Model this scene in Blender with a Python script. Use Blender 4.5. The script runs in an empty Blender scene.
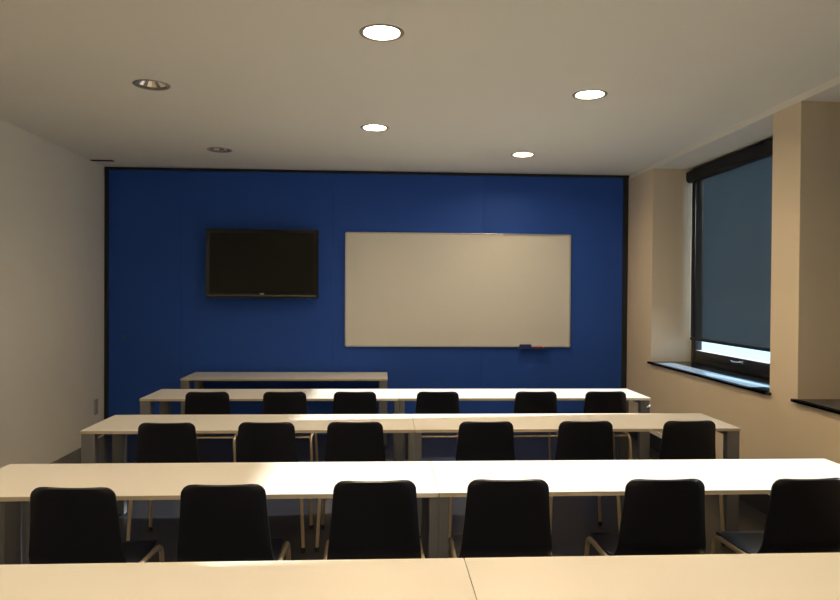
import bpy, bmesh, math, random
from mathutils import Vector, Matrix
random.seed(7)
S = bpy.context.scene
COL = S.collection
PI = math.pi

# ------------------------------------------------------------------ helpers
def tag(o, label=None, cat=None, group=None, kind=None):
    if label: o['label'] = label
    if cat: o['category'] = cat
    if group: o['group'] = group
    if kind: o['kind'] = kind
    return o

def empty(name, loc, label, cat, group=None, rz=0.0):
    o = bpy.data.objects.new(name, None); COL.objects.link(o)
    o.empty_display_size = 0.1
    o.location = loc; o.rotation_euler = (0, 0, rz)
    return tag(o, label, cat, group)

def build(name, bm, mat, parent=None, loc=None, smooth=True, angle=35):
    me = bpy.data.meshes.new(name)
    bmesh.ops.recalc_face_normals(bm, faces=bm.faces[:])
    bm.to_mesh(me); bm.free()
    if smooth:
        for p in me.polygons: p.use_smooth = True
        try: me.set_sharp_from_angle(angle=math.radians(angle))
        except Exception: pass
    for m in (mat if isinstance(mat, (list, tuple)) else [mat]): me.materials.append(m)
    o = bpy.data.objects.new(name, me); COL.objects.link(o)
    if parent: o.parent = parent
    if loc: o.location = loc
    return o

def box(bm, x0, x1, y0, y1, z0, z1, bev=0.0, seg=2):
    b = bmesh.new()
    bmesh.ops.create_cube(b, size=1.0)
    for v in b.verts:
        v.co = Vector((x0 + (v.co.x + .5) * (x1 - x0), y0 + (v.co.y + .5) * (y1 - y0), z0 + (v.co.z + .5) * (z1 - z0)))
    if bev > 0:
        bmesh.ops.bevel(b, geom=b.edges[:], offset=bev, segments=seg, affect='EDGES', profile=0.5)
    join(bm, b)

def join(bm, b):
    me = bpy.data.meshes.new('tmp'); b.to_mesh(me); b.free(); bm.from_mesh(me); bpy.data.meshes.remove(me)

def boxes(*a, bev=0.0):
    bm = bmesh.new()
    for t in a: box(bm, *t, bev=bev)
    return bm

def fillet(pts, r, n=6):
    out = [Vector(pts[0])]
    for i in range(1, len(pts) - 1):
        p, a, b = Vector(pts[i]), Vector(pts[i-1]), Vector(pts[i+1])
        u = (a - p).normalized(); w = (b - p).normalized()
        rr = min(r, (a - p).length * .49, (b - p).length * .49)
        s, e = p + u * rr, p + w * rr
        for k in range(n + 1):
            t = k / n
            out.append(s * (1-t)**2 + p * 2*t*(1-t) + e * t*t)
    out.append(Vector(pts[-1]))
    return out

def tube(bm, pts, r, n=12, cap=True):
    rings = []
    up = None
    for i, p in enumerate(pts):
        p = Vector(p)
        if i == 0: d = (Vector(pts[1]) - p)
        elif i == len(pts) - 1: d = p - Vector(pts[i-1])
        else: d = Vector(pts[i+1]) - Vector(pts[i-1])
        d.normalize()
        if up is None:
            up = Vector((1, 0, 0)) if abs(d.x) < .9 else Vector((0, 1, 0))
        up = (up - d * up.dot(d)).normalized()
        s = d.cross(up)
        rad = r[i] if isinstance(r, (list, tuple)) else r
        rings.append([bm.verts.new(p + (up * math.cos(2*PI*k/n) + s * math.sin(2*PI*k/n)) * rad) for k in range(n)])
    for a, b in zip(rings, rings[1:]):
        for k in range(n): bm.faces.new((a[k], a[(k+1) % n], b[(k+1) % n], b[k]))
    if cap:
        bm.faces.new(rings[0][::-1]); bm.faces.new(rings[-1])
    return bm

def lathe(bm, prof, c=(0, 0, 0), n=48, closed=False):
    rings = []
    for r, z in prof:
        if r < 1e-6: rings.append([bm.verts.new((c[0], c[1], c[2] + z))])
        else: rings.append([bm.verts.new((c[0] + r * math.cos(2*PI*k/n), c[1] + r * math.sin(2*PI*k/n), c[2] + z)) for k in range(n)])
    if closed: rings.append(rings[0])
    for a, b in zip(rings, rings[1:]):
        for k in range(n):
            j = (k + 1) % n
            if len(a) == 1 and len(b) == 1: continue
            if len(a) == 1: bm.faces.new((a[0], b[j], b[k]))
            elif len(b) == 1: bm.faces.new((a[k], a[j], b[0]))
            else: bm.faces.new((a[k], a[j], b[j], b[k]))
    return bm

def slab(bm, outline, th, axis='z'):
    """a closed prism from a 2D outline; axis = thickness direction"""
    def P(u, v, w):
        return {'z': (u, v, w), 'y': (u, w, v), 'x': (w, u, v)}[axis]
    a = [bm.verts.new(P(u, v, th[0])) for u, v in outline]
    b = [bm.verts.new(P(u, v, th[1])) for u, v in outline]
    n = len(outline)
    bm.faces.new(a[::-1]); bm.faces.new(b)
    for k in range(n): bm.faces.new((a[k], a[(k+1) % n], b[(k+1) % n], b[k]))
    return bm

def rrect(u0, u1, v0, v1, r, n=5):
    o = []
    for cu, cv, a0 in ((u1-r, v1-r, 0), (u0+r, v1-r, 90), (u0+r, v0+r, 180), (u1-r, v0+r, 270)):
        for k in range(n + 1):
            a = math.radians(a0 + 90 * k / n); o.append((cu + r*math.cos(a), cv + r*math.sin(a)))
    return o

def copy_tree(o, parent=None):
    c = o.copy(); COL.objects.link(c)
    if parent: c.parent = parent
    for ch in o.children: copy_tree(ch, c)
    return c

# ------------------------------------------------------------------ materials
def mat(name, col, rough=.5, metal=0.0, spec=.5, bump=None, vary=None, coat=0.0, emis=None):
    m = bpy.data.materials.new(name); m.use_nodes = True
    nt = m.node_tree; N = nt.nodes; L = nt.links
    b = N['Principled BSDF']
    b.inputs['Base Color'].default_value = (*col, 1)
    b.inputs['Roughness'].default_value = rough
    b.inputs['Metallic'].default_value = metal
    b.inputs['Specular IOR Level'].default_value = spec
    b.inputs['Coat Weight'].default_value = coat
    tc = N.new('ShaderNodeTexCoord')
    if vary:
        sc, amt = vary
        no = N.new('ShaderNodeTexNoise'); no.inputs['Scale'].default_value = sc; no.inputs['Detail'].default_value = 5
        L.new(tc.outputs['Object'], no.inputs['Vector'])
        mx = N.new('ShaderNodeMix'); mx.data_type = 'RGBA'
        L.new(no.outputs['Fac'], mx.inputs['Factor'])
        mx.inputs['A'].default_value = (*[c * (1 - amt) for c in col], 1)
        mx.inputs['B'].default_value = (*[min(1, c * (1 + amt)) for c in col], 1)
        L.new(mx.outputs['Result'], b.inputs['Base Color'])
    if bump:
        sc, st = bump
        n2 = N.new('ShaderNodeTexNoise'); n2.inputs['Scale'].default_value = sc; n2.inputs['Detail'].default_value = 3
        L.new(tc.outputs['Object'], n2.inputs['Vector'])
        bp = N.new('ShaderNodeBump'); bp.inputs['Strength'].default_value = st; bp.inputs['Distance'].default_value = .002
        L.new(n2.outputs['Fac'], bp.inputs['Height']); L.new(bp.outputs['Normal'], b.inputs['Normal'])
    if emis:
        b.inputs['Emission Color'].default_value = (*emis[0], 1); b.inputs['Emission Strength'].default_value = emis[1]
    return m

M = {}
M['wall'] = mat('painted_plaster', (.86, .84, .785), .8, bump=(160, .25), vary=(1.3, .03))
M['wallwarmlit'] = mat('warm_lit_plaster', (.72, .61, .46), .8, bump=(160, .25), vary=(1.3, .04))  # right wall: the warmer light there is put into the plaster colour
M['ceiling'] = mat('white_ceiling_paint', (.83, .81, .76), .85, bump=(120, .15), vary=(.8, .02))
M['floor'] = mat('dark_vinyl_floor', (.022, .022, .026), .32, spec=.5, bump=(30, .1), vary=(6, .25))
M['blue'] = mat('blue_painted_panel', (.022, .082, .40), .6, spec=.18, bump=(90, .1), vary=(1.5, .06))
M['darktrim'] = mat('black_shadow_trim', (.012, .012, .014), .6)
M['laminate'] = mat('white_laminate', (.84, .82, .78), .34, spec=.5, bump=(400, .03), vary=(3, .01))
M['edge'] = mat('beige_edge_band', (.55, .48, .36), .5)
M['steel'] = mat('grey_powder_coated_steel', (.165, .170, .185), .42, metal=.35, bump=(500, .05))
M['rail'] = mat('dark_grey_steel', (.07, .07, .07), .5, metal=.3)
M['blackshell'] = mat('black_plastic_shell', (.0095, .0105, .0165), .31, spec=.42, bump=(350, .15))
M['brass'] = mat('warm_satin_metal_tube', (.72, .58, .38), .33, metal=.85)
M['rubber'] = mat('black_rubber', (.012, .012, .012), .7)
M['frame'] = mat('dark_brown_window_frame', (.010, .008, .009), .4, spec=.35)
M['sill'] = mat('dark_polished_stone', (.010, .014, .020), .18, spec=.5, vary=(40, .3))
M['cassette'] = mat('black_blind_cassette', (.005, .005, .007), .5, spec=.3)
M['chain'] = mat('pale_bead_chain', (.55, .53, .48), .5)
M['handle'] = mat('silver_handle', (.55, .57, .62), .25, metal=.9)
M['whiteboard'] = mat('whiteboard_enamel', (.69, .68, .64), .33, spec=.5, vary=(1.2, .02))
M['alu'] = mat('aluminium', (.52, .52, .51), .38, metal=.6)
M['plasticgrey'] = mat('light_grey_plastic', (.50, .50, .48), .5)
M['eraser'] = mat('blue_felt_eraser', (.02, .035, .22), .8, bump=(300, .4))
M['red'] = mat('red_marker_plastic', (.45, .03, .06), .4)
M['markerwhite'] = mat('white_marker_plastic', (.7, .68, .68), .4)
M['tvbezel'] = mat('gloss_black_bezel', (.008, .008, .009), .12, spec=.4)
M['tvscreen'] = mat('dark_tv_screen', (.007, .007, .0068), .25, spec=.22)
M['tvgrey'] = mat('dark_grey_plastic', (.09, .09, .085), .4)
M['logo'] = mat('pale_grey_emblem', (.35, .35, .34), .35, metal=.4)
M['outlet'] = mat('white_outlet_plastic', (.42, .39, .40), .45)
M['dark'] = mat('dark_hole', (.01, .01, .01), .8)
M['chrome'] = mat('faceted_reflector', (.97, .95, .90), .16, metal=.85)
M['lampring'] = mat('satin_grey_ring', (.36, .34, .31), .35, metal=.6)
M['bulb'] = mat('unlit_opal_bulb', (.8, .78, .72), .3)
M['lens'] = mat('lit_lens', (.9, .9, .9), .5, emis=((1.0, .76, .47), 204.0))

def glass_mat():
    m = bpy.data.materials.new('window_glass'); m.use_nodes = True
    nt = m.node_tree; N = nt.nodes; L = nt.links
    for n in list(N): N.remove(n)
    out = N.new('ShaderNodeOutputMaterial'); t = N.new('ShaderNodeBsdfTransparent'); g = N.new('ShaderNodeBsdfGlossy')
    t.inputs['Color'].default_value = (.94, .97, .96, 1); g.inputs['Roughness'].default_value = .02
    mx = N.new('ShaderNodeMixShader')
    mx.inputs[0].default_value = .05; L.new(t.outputs[0], mx.inputs[1]); L.new(g.outputs[0], mx.inputs[2]); L.new(mx.outputs[0], out.inputs[0])
    return m
M['glass'] = glass_mat()

def screen_mat():
    """woven solar screen: a dark yarn with a small open fraction between the threads"""
    m = bpy.data.materials.new('woven_solar_screen'); m.use_nodes = True
    nt = m.node_tree; N = nt.nodes; L = nt.links
    for n in list(N): N.remove(n)
    out = N.new('ShaderNodeOutputMaterial')
    t = N.new('ShaderNodeBsdfTransparent'); t.inputs['Color'].default_value = (1, 1, 1, 1)
    d = N.new('ShaderNodeBsdfDiffuse'); d.inputs['Color'].default_value = (.035, .045, .055, 1)
    mx = N.new('ShaderNodeMixShader')
    tc = N.new('ShaderNodeTexCoord')
    no = N.new('ShaderNodeTexNoise'); no.inputs['Scale'].default_value = 3; no.inputs['Detail'].default_value = 2
    mp = N.new('ShaderNodeMapRange')
    mp.inputs['To Min'].default_value = .020; mp.inputs['To Max'].default_value = .028
    L.new(tc.outputs['Object'], no.inputs['Vector']); L.new(no.outputs['Fac'], mp.inputs['Value'])
    L.new(mp.outputs['Result'], mx.inputs[0]); L.new(d.outputs[0], mx.inputs[1]); L.new(t.outputs[0], mx.inputs[2]); L.new(mx.outputs[0], out.inputs[0])
    return m
M['screen'] = screen_mat()

# ------------------------------------------------------------------ camera (solved from the desk rows' perspective)
YAW, PITCH, ROLL, F, CH = .056, -.011, -.007, 690.0, 1.67
cy, sy = math.cos(YAW), math.sin(YAW)
fw = Vector((sy*math.cos(PITCH), cy*math.cos(PITCH), math.sin(PITCH)))
r0 = Vector((cy, -sy, 0)); u0 = r0.cross(fw)
rr = math.cos(ROLL)*r0 - math.sin(ROLL)*u0; uu = math.sin(ROLL)*r0 + math.cos(ROLL)*u0
cd = bpy.data.cameras.new('camera'); cam = bpy.data.objects.new('camera', cd); COL.objects.link(cam)
cd.sensor_width = 36; cd.lens = F / 840 * 36; cd.clip_start = .05
mw = Matrix(((rr.x, uu.x, -fw.x, 0), (rr.y, uu.y, -fw.y, 0), (rr.z, uu.z, -fw.z, CH), (0, 0, 0, 1)))
cam.matrix_world = mw
S.camera = cam

# ------------------------------------------------------------------ the room
XL, XR, YF, YB, ZC = -3.17, 2.94, 8.14, -1.6, 3.085      # left wall, right wall, front wall, rear wall, ceiling
ZN, ZS, XO = 3.035, .915, 3.50                            # niche soffit, sill bed, outer face of right wall
NICHES = [(5.06, 7.36), (2.41, 4.71), (-.24, 2.06)]
def struct(name, bm, m, **k): return tag(build(name, bm, m, **k), kind='structure')

struct('floor', boxes((XL-.2, XO, YB-.2, YF+.2, -.12, 0)), M['floor'], smooth=False)
struct('wall_left', boxes((XL-.2, XL, YB-.2, YF+.2, 0, 3.5)), M['wall'], smooth=False)
struct('wall_rear', boxes((XL, XO, YB-.2, YB, 0, 3.5)), M['wall'], smooth=False)
struct('wall_front', boxes((XL, XO, YF, YF+.2, 0, 3.5)), M['wall'], smooth=False)
w = [(XR, XO, YB, YF, 0, ZS), (XR, XO, YB, YF, ZN, 3.5), (XR, XO, 7.36, YF, ZS, ZN), (XR, XO, 4.71, 5.06, ZS, ZN), (XR, XO, 2.06, 2.41, ZS, ZN), (XR, XO, YB, -.24, ZS, ZN)]
wr = struct('wall_right', boxes(*w), [M['wallwarmlit'], M['ceiling']], smooth=False)
for p in wr.data.polygons[6:12]: p.material_index = 1          # the lintel over the niches carries the ceiling's white paint

LAMPS = [(-.007, 3.785, 1), (1.471, 4.848, 1), (-.066, 5.969, 1), (1.434, 7.0, 1), (-1.586, 4.858, 0), (-1.626, 7.031, 0),
         (-.03, 1.60, 1), (1.46, 2.70, 1), (1.46, .55, 1), (-.03, -.6, 1), (-2.0, 2.95, 1), (-1.60, .55, 1)]
RH = .112
bm = bmesh.new()
def loop(pts):
    vs = [bm.verts.new((x, y, ZC)) for x, y in pts]
    return [bm.edges.new((vs[i], vs[(i+1) % len(vs)])) for i in range(len(vs))]
ed = loop([(XL, YB), (XR, YB), (XR, YF), (XL, YF)])
for x, y, on in LAMPS:
    ed += loop([(x + RH*math.cos(2*PI*k/40), y + RH*math.sin(2*PI*k/40)) for k in range(40)])
bmesh.ops.triangle_fill(bm, use_beauty=True, edges=ed, normal=(0, 0, -1))
for f in [f for f in bm.faces if any((f.calc_center_median().xy - Vector((x, y))).length < RH*.97 for x, y, on in LAMPS)]:
    bm.faces.remove(f)
box(bm, XL-.2, XO, YB-.2, YF+.2, 3.5, 3.6)
struct('ceiling', bm, M['ceiling'], smooth=False)

# blue panelling over the front wall, with fine vertical joints
PY = 8.10
px = [-3.125, -2.31, -.56, 1.19, 2.875]
bm = bmesh.new()
for a, b in zip(px, px[1:]): box(bm, a + .0006, b - .0006, PY, PY+.03, .0, 3.05, bev=.0015, seg=1)
box(bm, -3.12, 2.87, PY+.012, PY+.035, .0, 3.045)
struct('wall_panelling', bm, M['blue'], smooth=False)
struct('trim_1', boxes((XL+.004, 2.94, PY-.012, PY+.039, 3.052, 3.078)), M['darktrim'], smooth=False)
struct('trim_2', boxes((XL+.004, -3.127, PY-.012, PY+.039, 0, 3.05)), M['darktrim'], smooth=False)
struct('edge_shade_strip', boxes((2.877, 2.936, PY-.005, PY+.039, 0, 3.05)), M['darktrim'], smooth=False)  # dark strip stands in for the shade at the panelling's right edge

struct('baseboard_right', boxes((XR-.012, XR-.0005, YB+.002, PY-.02, 0, .165), bev=.002), M['darktrim'], smooth=False)
struct('trim_4', boxes((XR-.022, XR-.0005, YB+.002, PY-.02, .1655, .212), bev=.003), M['ceiling'], smooth=False)

# windows: dark frame, tilting sash, pane, handle, stone sill
def make_window(n, y0, y1):
    X0 = 3.385
    o = bpy.data.objects.new('window_%d' % n, None); COL.objects.link(o); o.location = (X0, (y0+y1)/2, .935); tag(o, kind='structure')
    h = (y1 - y0) / 2; T = ZN - .935
    bm = boxes((.0, .09, -h, -h+.25, 0, T), (.0, .09, h-.07, h, 0, T), (.0, .09, -h+.25, h-.07, 0, .05), (.0, .09, -h+.25, h-.07, T-.07, T), bev=.004)  # near jamb widened out of view behind the pier to shape the sunlight
    build('window_frame', bm, M['frame'], o)
    bm = boxes((-.012, .06, -h+.235, -h+.305, .04, T-.06), (-.012, .06, h-.125, h-.055, .04, T-.06), (-.012, .06, -h+.305, h-.125, .04, .135), (-.012, .06, -h+.305, h-.125, T-.11, T-.06), bev=.005)
    build('sash', bm, M['frame'], o)
    build('pane', boxes((.026, .034, -h+.30, h-.12, .13, T-.1)), M['glass'], o, smooth=False)
    bm = bmesh.new(); box(bm, -.022, -.012, -.06, .0, .085, .115, bev=.004)
    tube(bm, fillet([(-.014, -.03, .10), (-.05, -.03, .10), (-.05, .075, .095), (-.046, .105, .103)], .02), .0085)
    build('handle', bm, M['handle'], o, loc=(0, .09 if n == 1 else 0, 0))
    bm = bmesh.new(); box(bm, XR-.035-X0, .01, -h-.02 if False else -h, h, -.022, 0, bev=.004)
    box(bm, XR-.035-X0, XR-X0-.001, -h-.03, h+.03, -.022, 0, bev=.004)
    build('window_sill', bm, M['sill'], o)
    return o
for i, (a, b) in enumerate(NICHES): make_window(i+1, a, b)

BL = ['dark screen roller blind over the window nearest the blue wall', 'dark screen roller blind in the second window niche from the blue wall', 'dark screen roller blind in the niche farthest from the blue wall']
blind = None
for i, (y0, y1) in enumerate(NICHES):
    if blind is None:
        blind = empty('roller_blind', (3.345, (y0+y1)/2, 2.995), BL[0], 'blind', 'roller blinds in the window niches')
        h = (y1-y0)/2
        # rounded cassette profile
        bm = bmesh.new()
        prof = [(-.045, -.0), (.045, -.0), (.045, -.120), (-.015, -.120), (-.045, -.095)]
        a = [bm.verts.new((x, -h+.008, z)) for x, z in prof]; b = [bm.verts.new((x, h-.008, z)) for x, z in prof]
        bm.faces.new(a); bm.faces.new(b[::-1])
        for k in range(5): bm.faces.new((a[k], b[k], b[(k+1) % 5], a[(k+1) % 5]))
        bmesh.ops.bevel(bm, geom=bm.edges[:], offset=.008, segments=3, affect='EDGES')
        build('cassette', bm, M['cassette'], blind)
        bm = bmesh.new()
        vs = [bm.verts.new((0, y, z)) for y, z in ((-h+.05, -.115), (h-.10, -.115), (h-.10, -1.795), (-h+.05, -1.795))]
        bm.faces.new(vs)
        build('screen_fabric', bm, M['screen'], blind, smooth=False)
        build('bottom_bar', boxes((-.012, .012, -h+.035, h-.075, -1.817, -1.787), bev=.006), M['cassette'], blind)
        for ya, yb in ((-h+.035, -h+.07), (h-.17, h-.095)):
            build('side_guide', boxes((-.012, -.002, ya, yb, -1.78, -.12), bev=.003), M['cassette'], blind)
        bm = bmesh.new()
        tube(bm, [(-.02, h-.066, -.10), (-.02, h-.066, -1.76)], .0022, 8)
        for k in range(84):
            lathe(bm, [(0, -.0035), (.0035, 0), (0, .0035)], (-.02, h-.066, -.12-k*.0195), 6)
        build('bead_chain', bm, M['chain'], blind)
    else:
        c = copy_tree(blind); c.location = (3.345, (y0+y1)/2, 2.995); c.scale = (1, 1, 1.10); c['label'] = BL[i]

# ------------------------------------------------------------------ downlights
def lamp(x, y, on, label):
    o = empty('downlight', (x, y, ZC), label, 'ceiling light', 'lit recessed downlights' if on else 'switched-off recessed downlights')
    bm = bmesh.new(); lathe(bm, [(.098, .008), (.101, -.004), (.119, -.006), (.123, 0.0), (.1125, .0), (.1115, .03), (.100, .03)], closed=True)
    build('ring', bm, M['lampring'], o)
    if on:
        bm = bmesh.new(); lathe(bm, [(.0975, .002), (.0965, .036), (.107, .16), (.107, .17), (.0, .17), (.0, .165), (.102, .165), (.1045, .16), (.1075, .04), (.1085, .0)])
        build('housing', bm, M['lampring'], o)
        bm = bmesh.new(); lathe(bm, [(0, .028), (.092, .028), (.095, .032), (.092, .036), (0, .036)])
        build('lens', bm, M['lens'], o)
    else:
        bm = bmesh.new()
        lathe(bm, [(.106, .003), (.103, .008), (.072, .033), (.045, .052), (.024, .066), (.020, .070), (0, .070), (0, .08), (.04, .078), (.1075, .03), (.1085, .004)], n=20)
        build('reflector', bm, M['chrome'], o, smooth=False)
        bm = bmesh.new()
        for s in (-1, 1):
            tube(bm, fillet([(s*.010, -.03, .055), (s*.010, .03, .045), (s*.024, .03, .045), (s*.024, -.03, .055)], .008), .006, 10)
        build('bulb', bm, M['bulb'], o)
    return o
LL = ['lit round downlight nearest the camera, top centre of the ceiling', 'lit round downlight above the right side, nearer of the two there',
      'lit round downlight on the ceiling between television and whiteboard', 'lit round downlight close to the blue wall above the whiteboard',
      'unlit downlight with shiny reflector on the left, larger and nearer one', 'unlit downlight with shiny reflector nearest the blue wall',
      'lit downlight behind the camera over the nearest desks', 'lit downlight beside the window over the nearest desks', 'lit downlight near the rear wall on the window side',
      'lit downlight near the rear wall in the middle column', 'lit downlight on the left over the nearest desks', 'lit downlight at the rear left of the ceiling']
for (x, y, on), l in zip(LAMPS, LL): lamp(x, y, on, l)

# narrow slot on the ceiling beside the left wall
v = empty('ceiling_slot_vent', (-3.06, 7.72, ZC), 'narrow dark slot vent in the ceiling by the upper left corner of the blue wall', 'vent')
build('slot_frame', boxes((-.135, .135, -.03, -.018, -.006, 0), (-.135, .135, .018, .03, -.006, 0), (-.135, -.12, -.018, .018, -.006, 0), (.12, .135, -.018, .018, -.006, 0), bev=.001), M['darktrim'], v)
build('slot', boxes((-.12, .12, -.018, .018, -.004, -.0005)), M['dark'], v, smooth=False)

# ------------------------------------------------------------------ desks
TH = .021
def make_desk(name, x0, x1, y, label, group=None, left_leg=True, right_leg='own', depth=.6):
    """x0..x1 outer ends; legs are chunky rectangular posts; right_leg: 'own' | 'shared'"""
    o = empty(name, ((x0+x1)/2, y + depth/2, 0), label, 'desk', group)
    hw, hd = (x1-x0)/2, depth/2
    bm = bmesh.new(); slab(bm, rrect(-hw+.0014, hw-.0014, -hd, hd, .003, 2), (.74-.003, .74))
    build('desktop', bm, M['laminate'], o)
    bm = bmesh.new(); slab(bm, rrect(-hw+.0016, hw-.0016, -hd+.0005, hd-.0005, .003, 2), (.74-TH, .74-.003))
    build('edge_band', bm, M['edge'], o)
    zt = .74 - TH
    lw = .09
    def leg(cx, lw=.09):
        for s in (-1, 1):
            cyy = s*(hd-.035)
            b = bmesh.new(); box(b, cx-lw/2, cx+lw/2, cyy-.03, cyy+.03, .012, zt, bev=.0015 if lw < .06 else .006, seg=3)
            l = build('leg', b, M['steel'], o)
            b = bmesh.new(); lathe(b, [(0, 0), (.019, 0), (.019, .012), (0, .012)], (cx, cyy, 0), 16)
            build('foot', b, M['rubber'], l)
        b = boxes((cx-lw*.22, cx+lw*.22, -hd+.065, hd-.065, zt-.045, zt-.001), bev=.003)
        build('end_rail', b, M['steel'], o)
    leg(*((-hw+lw/2+.003,) if left_leg else (-hw+lw/4+.0003, lw/2)))
    leg(*((hw-lw/2-.003,) if right_leg == 'own' else (hw-lw/4-.0003, lw/2)))
    xa = -hw + (lw+.003 if left_leg else lw/2+.002); xb = hw - (lw+.003 if right_leg == 'own' else lw/2+.002)
    for s in (-1, 1):
        cyy = s*(hd-.15)
        build('long_rail', boxes((xa, xb, cyy-.012, cyy+.012, zt-.024, zt-.001), bev=.002), M['rail'], o)
    return o

ROWS = [  # y of near edge, left end, seam, right end
    (6.039, -2.07, .165, 2.413, 'front'),
    (4.662, -1.98, .235, 2.505, 'middle'),
    (3.184, -1.972, .274, 2.527, 'third'),
    (1.797, -1.96, .295, 2.53, 'nearest'),
]
WH = {'front': 'in the row just behind the small front desk', 'middle': 'in the middle row of desks with chairs', 'third': 'in the large row second from the camera', 'nearest': 'across the bottom of the photo, nearest the camera'}
for y, a, s, b, k in ROWS:
    make_desk('classroom_desk', a, s, y, 'long white desk, left half, ' + WH[k], 'long white classroom desks', True, 'shared')
    make_desk('classroom_desk', s, b, y, 'long white desk, right half, ' + WH[k], 'long white classroom desks', False, 'own')
td = make_desk('teacher_desk', -2.12, .075, 7.416, 'small single white desk standing against the blue wall below the television', None, True, 'own', depth=.62)

# ------------------------------------------------------------------ chairs
def shell(us, width, prof, th, sag):
    """sheet swept along a profile, prof: list of (y,z); width(u)->half width; closed with thickness"""
    bm = bmesh.new(); n = 14
    top, bot = [], []
    for i, (y, z) in enumerate(prof):
        u = us[i] if us else i / (len(prof)-1)
        if i == 0: d = Vector((0, prof[1][0]-y, prof[1][1]-z))
        elif i == len(prof)-1: d = Vector((0, y-prof[i-1][0], z-prof[i-1][1]))
        else: d = Vector((0, prof[i+1][0]-prof[i-1][0], prof[i+1][1]-prof[i-1][1]))
        d.normalize(); nrm = Vector((0, -d.z, d.y))
        hw = width(u); ra, rb = [], []
        for k in range(n+1):
            t = -1 + 2*k/n; x = hw*t
            off = sag(u)*(t*t)
            edge = th/2 * (1 if abs(t) < .99 else .45)
            p = Vector((x, y, z)) + nrm*off
            ra.append(bm.verts.new(p + nrm*edge)); rb.append(bm.verts.new(p - nrm*edge))
        top.append(ra); bot.append(rb)
    R = len(prof)
    for i in range(R-1):
        for k in range(n):
            bm.faces.new((top[i][k], top[i][k+1], top[i+1][k+1], top[i+1][k]))
            bm.faces.new((bot[i][k], bot[i+1][k], bot[i+1][k+1], bot[i][k+1]))
        for k in (0, n):
            q = (top[i][k], top[i+1][k], bot[i+1][k], bot[i][k])
            bm.faces.new(q if k == 0 else q[::-1])
    for i in (0, R-1):
        for k in range(n):
            bm.faces.new((top[i][k], top[i][k+1], bot[i][k+1], bot[i][k]))
    return bm

def make_chair():
    o = empty('stacking_chair', (0, 0, 0), 'x', 'chair', 'black stacking chairs along the desk rows')
    # seat: gently dished, rolled front lip, curving up at the rear
    seat = []
    for k in range(17):
        t = k/16
        y = .475 - .40*t
        z = .462 - .010*math.sin(PI*min(1, t*1.1)) - .035*max(0, (.14-t)/.14)**2 + .012*max(0, (t-.85)/.15)**2
        seat.append((y, z))
    def sw(u):
        base = .198 + .006*math.sin(PI*u)
        if u < .12: base *= math.sqrt(max(.0, 1 - ((.12-u)/.12)**2))*.14 + .86
        return base
    build('seat', shell(None, sw, seat, .014, lambda u: -.006), M['blackshell'], o)
    back, bt = [], []
    for k in range(29):
        t = k/24 if k < 18 else .75 + .25*math.sin((k-17)/11*PI/2)
        ang = min(1, t/.22)
        y = .075 - .035*math.sin(ang*PI/2) - .05*t**1.3 + .004
        z = .474 + .366*t
        back.append((y, z)); bt.append(t)
    def bw(u):
        h = .209 - .033*u - .003*math.sin(PI*u)
        if u > .89:
            q = (u-.89)/.11
            h -= .042*(1-math.sqrt(max(0, 1-q*q)))
        return h
    build('backrest', shell(bt, bw, back, .016, lambda u: -.012*u), M['blackshell'], o)
    for s in (-1, 1):
        for fr in (0, 1):
            if fr: pts = [(s*.24, .435, .012), (s*.218, .42, .452), (s*.218, .225, .452)]
            else: pts = [(s*.24, .0, .012), (s*.218, .02, .452), (s*.218, .225, .452)]
            bm = bmesh.new(); tube(bm, fillet(pts, .05, 8), .0115, 12)
            l = build('leg', bm, M['brass'], o)
            bm = bmesh.new(); x, y, z = pts[0]; lathe(bm, [(0, 0), (.014, 0), (.015, .012), (.012, .032), (0, .033)], (x, y, 0), 12)
            build('foot_cap', bm, M['rubber'], l)
    for yy in (.07, .375):
        bm = bmesh.new(); tube(bm, [(-.218, yy, .440), (.218, yy, .440)], .009, 10)
        build('stretcher', bm, M['brass'], o)
    return o

CH_ROWS = [
    ('front row by blue wall', [(-1.443, 5.822), (-.804, 5.822), (-.217, 5.822), (.484, 5.822), (1.328, 5.822), (1.935, 5.822)], [1, 0, -1, 0, 0, 1]),
    ('middle row', [(-1.352, 4.435), (-.728, 4.44), (-.163, 4.44), (.687, 4.44), (1.345, 4.44), (2.043, 4.44)], [0, -1, 0, 1, 0, 2]),
    ('row nearest the camera', [(-1.288, 2.955), (-.666, 2.96), (-.022, 2.96), (.557, 2.96), (1.256, 2.96), (1.917, 2.96)], [-3, 0, 1, -1, 0, 2]),
]
ORD = ['leftmost', 'second from left', 'third from left', 'third from right', 'second from right', 'rightmost']
proto = None
for ri, (rn, spots, rots) in enumerate(CH_ROWS):
    for ci, ((x, y), r) in enumerate(zip(spots, rots)):
        if proto is None: proto = c = make_chair()
        else: c = copy_tree(proto)
        c.location = (x, y, 0); c.rotation_euler = (0, 0, math.radians(r))
        c.scale = (1, 1, (.985, .99, (1.0, 1.006, 1.02, 1.02, 1.015, 1.012)[ci])[ri])
        c['label'] = 'black chair with slim metal legs, %s in the %s' % (ORD[ci], rn)

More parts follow.
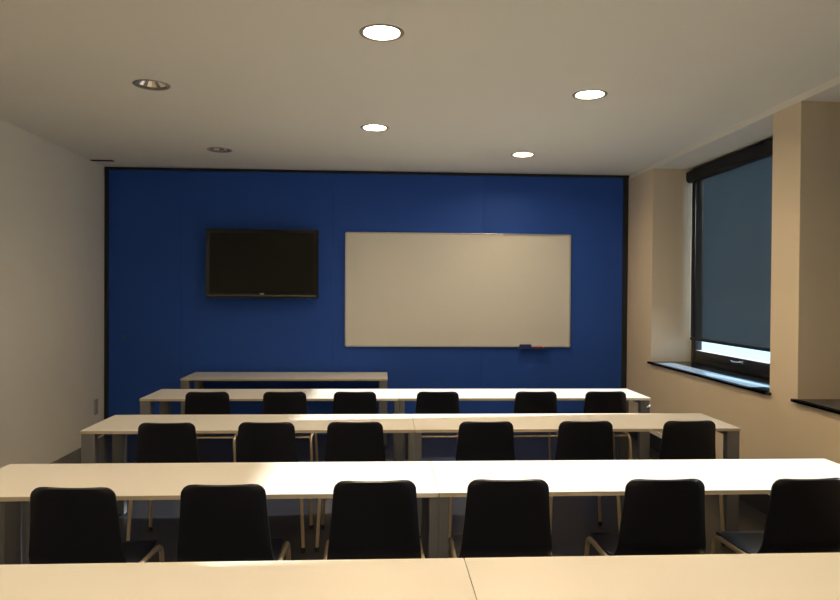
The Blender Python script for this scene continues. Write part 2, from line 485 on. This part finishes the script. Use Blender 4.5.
# ------------------------------------------------------------------ television
tv = empty('television', (-1.35, 7.99, 1.980), 'black flat screen television mounted on the blue wall', 'television')
bm = bmesh.new(); slab(bm, rrect(-.625, .632, -.388, .392, .010), (-.085, -.035), 'y')
build('casing', bm, M['tvbezel'], tv)
build('screen', boxes((-.585, .575, -.0875, -.0845, -.335, .345)), M['tvscreen'], tv, smooth=False)
build('back_cover', boxes((-.50, .50, -.036, .02, -.30, .30), bev=.02), M['tvgrey'], tv)
build('lower_trim', boxes((-.61, .61, -.090, -.084, -.366, -.352), bev=.002), M['tvgrey'], tv)
bm = bmesh.new(); slab(bm, rrect(-.025, .025, -.347, -.331, .007), (-.0895, -.087), 'y')
build('emblem', bm, M['logo'], tv)
bm = bmesh.new(); slab(bm, rrect(.51, .545, -.3905, -.383, .003), (-.08, -.06), 'y')
build('power_button', bm, M['logo'], tv)
build('wall_bracket', boxes((-.22, .22, .02, .04, -.2, .2), (-.2, -.15, .04, .108, -.18, .18), (.15, .2, .04, .108, -.18, .18), bev=.003), M['tvgrey'], tv)

# ------------------------------------------------------------------ whiteboard
wb = empty('whiteboard', (.909, 8.085, 1.70), 'large whiteboard in a thin aluminium frame on the blue wall', 'whiteboard')
W2, H2 = 1.333, .669
build('board_surface', boxes((-W2+.012, W2-.012, -.008, .006, -H2+.012, H2-.012)), M['whiteboard'], wb, smooth=False)
for (x0, x1, z0, z1) in ((-W2+.03, W2-.03, H2-.016, H2), (-W2+.03, W2-.03, -H2, -H2+.016), (-W2, -W2+.016, -H2+.03, H2-.03), (W2-.016, W2, -H2+.03, H2-.03)):
    build('frame_bar', boxes((x0, x1, -.018, .012, z0, z1), bev=.003), M['alu'], wb)
for sx in (-1, 1):
    for sz in (-1, 1):
        bm = bmesh.new()
        n = 8; o_, i_ = [], []
        cx, cz = sx*(W2-.03), sz*(H2-.03)
        for k in range(n+1):
            a = PI/2*k/n; o_.append((cx + sx*.0315*math.cos(a), cz + sz*.0315*math.sin(a))); i_.append((cx + sx*.013*math.cos(a), cz + sz*.013*math.sin(a)))
        slab(bm, o_ + i_[::-1], (-.021, .013), 'y')
        build('corner_cap', bm, M['plasticgrey'], wb)
bm = boxes((.70, 1.06, -.072, -.019, -.681, -.679), (.70, 1.06, -.074, -.072, -.681, -.676))
build('pen_tray', bm, M['rail'], wb)
zt = 1.70 - .6785
e = empty('board_eraser', (1.70, 8.0485, zt), 'small blue whiteboard eraser lying on the pen tray', 'eraser')
build('felt_pad', boxes((-.07, .07, -.024, .024, 0, .02), bev=.003), M['eraser'], e)
build('grip', boxes((-.068, .068, -.022, .022, .0205, .045), bev=.006), mat('blue_plastic', (.02, .03, .16), .4), e)
def marker(x, m, label, rz=0):
    o = empty('marker_pen', (x, 8.04, zt+.0105), label, 'marker', 'markers on the whiteboard tray', rz)
    bm = bmesh.new(); tube(bm, [(-.055, 0, 0), (-.053, 0, 0), (.025, 0, 0)], [.006, .0095, .0095], 12)
    build('barrel', bm, M['markerwhite'] if m != 'red' else M['red'], o)
    bm = bmesh.new(); tube(bm, [(.0255, 0, 0), (.06, 0, 0), (.064, 0, 0)], [.0105, .0100, .006], 12)
    build('cap', bm, M['red'] if m == 'red' else M['markerwhite'], o)
marker(1.845, 'red', 'red marker pen on the tray right beside the blue eraser')
# pale marker sits behind the red one, its end showing at the right
o = empty('marker_pen', (1.868, 8.062, zt+.0105), 'pale marker pen on the tray behind the red one', 'marker', 'markers on the whiteboard tray')
bm = bmesh.new(); tube(bm, [(-.055, 0, 0), (-.053, 0, 0), (.025, 0, 0)], [.006, .0095, .0095], 12); build('barrel', bm, M['markerwhite'], o)
bm = bmesh.new(); tube(bm, [(.0255, 0, 0), (.05, 0, 0), (.054, 0, 0)], [.0105, .0100, .006], 12); build('cap', bm, M['markerwhite'], o)

# ------------------------------------------------------------------ small fittings
k = empty('panel_knob', (-2.94, PY, 1.136), 'tiny pale round knob on the left edge of the blue wall', 'knob')
bm = bmesh.new(); lathe(bm, [(0, .0), (.016, .0), (.017, .003), (.009, .006), (.008, .014), (.012, .019), (.011, .024), (0, .027)], n=24)
bmesh.ops.rotate(bm, verts=bm.verts[:], cent=(0, 0, 0), matrix=Matrix.Rotation(PI/2, 3, 'X'))
k2 = build('knob_body', bm, M['tvgrey'], k)
ob = empty('wall_outlet', (XL, 7.86, .37), 'small double power outlet low on the left wall beside the blue wall', 'outlet')
build('plate', boxes((0, .012, -.042, .042, -.085, .085), bev=.003), M['outlet'], ob)
for zz in (-.045, .045):
    bm = bmesh.new(); lathe(bm, [(0, 0), (.027, 0), (.027, .0025), (.02, .0025), (.018, .001), (0, .001)], n=24)
    bmesh.ops.rotate(bm, verts=bm.verts[:], cent=(0, 0, 0), matrix=Matrix.Rotation(PI/2, 3, 'Y'))
    build('socket', bm, M['outlet'], ob, loc=(.0122, 0, zz))

# ------------------------------------------------------------------ daylight
sl = bpy.data.lights.new('sun', 'SUN'); sl.energy = 410; sl.angle = math.radians(.9); sl.color = (1.0, .98, .95)
so = bpy.data.objects.new('sun', sl); COL.objects.link(so)
d = Vector((-1, -.088, -.534)).normalized()
so.rotation_euler = d.to_track_quat('-Z', 'Y').to_euler(); so.location = (12, 5, 8)
wd = bpy.data.worlds.new('world'); S.world = wd; wd.use_nodes = True
bg = wd.node_tree.nodes['Background']; bg.inputs[0].default_value = (.44, .72, 1.0, 1); bg.inputs[1].default_value = 2.3
for _, (y0, y1) in enumerate(NICHES):          # light portals in the window openings guide the sampling of the sky
    pl = bpy.data.lights.new('portal', 'AREA'); pl.shape = 'RECTANGLE'; pl.size = 2.1; pl.size_y = y1-y0
    pl.cycles.is_portal = True
    po = bpy.data.objects.new('portal', pl); COL.objects.link(po); po.location = (3.49, (y0+y1)/2, 1.98); po.rotation_euler = (0, PI/2, 0)

vs = S.view_settings
S.display_settings.display_device = 'sRGB'
vs.view_transform = 'Standard'; vs.look = 'None'; vs.exposure = 0.09; vs.gamma = 1.0; vs.use_curve_mapping = False
cyc = S.cycles
cyc.use_denoising = True; cyc.max_bounces = 10; cyc.diffuse_bounces = 6; cyc.transparent_max_bounces = 12; cyc.sample_clamp_indirect = 6
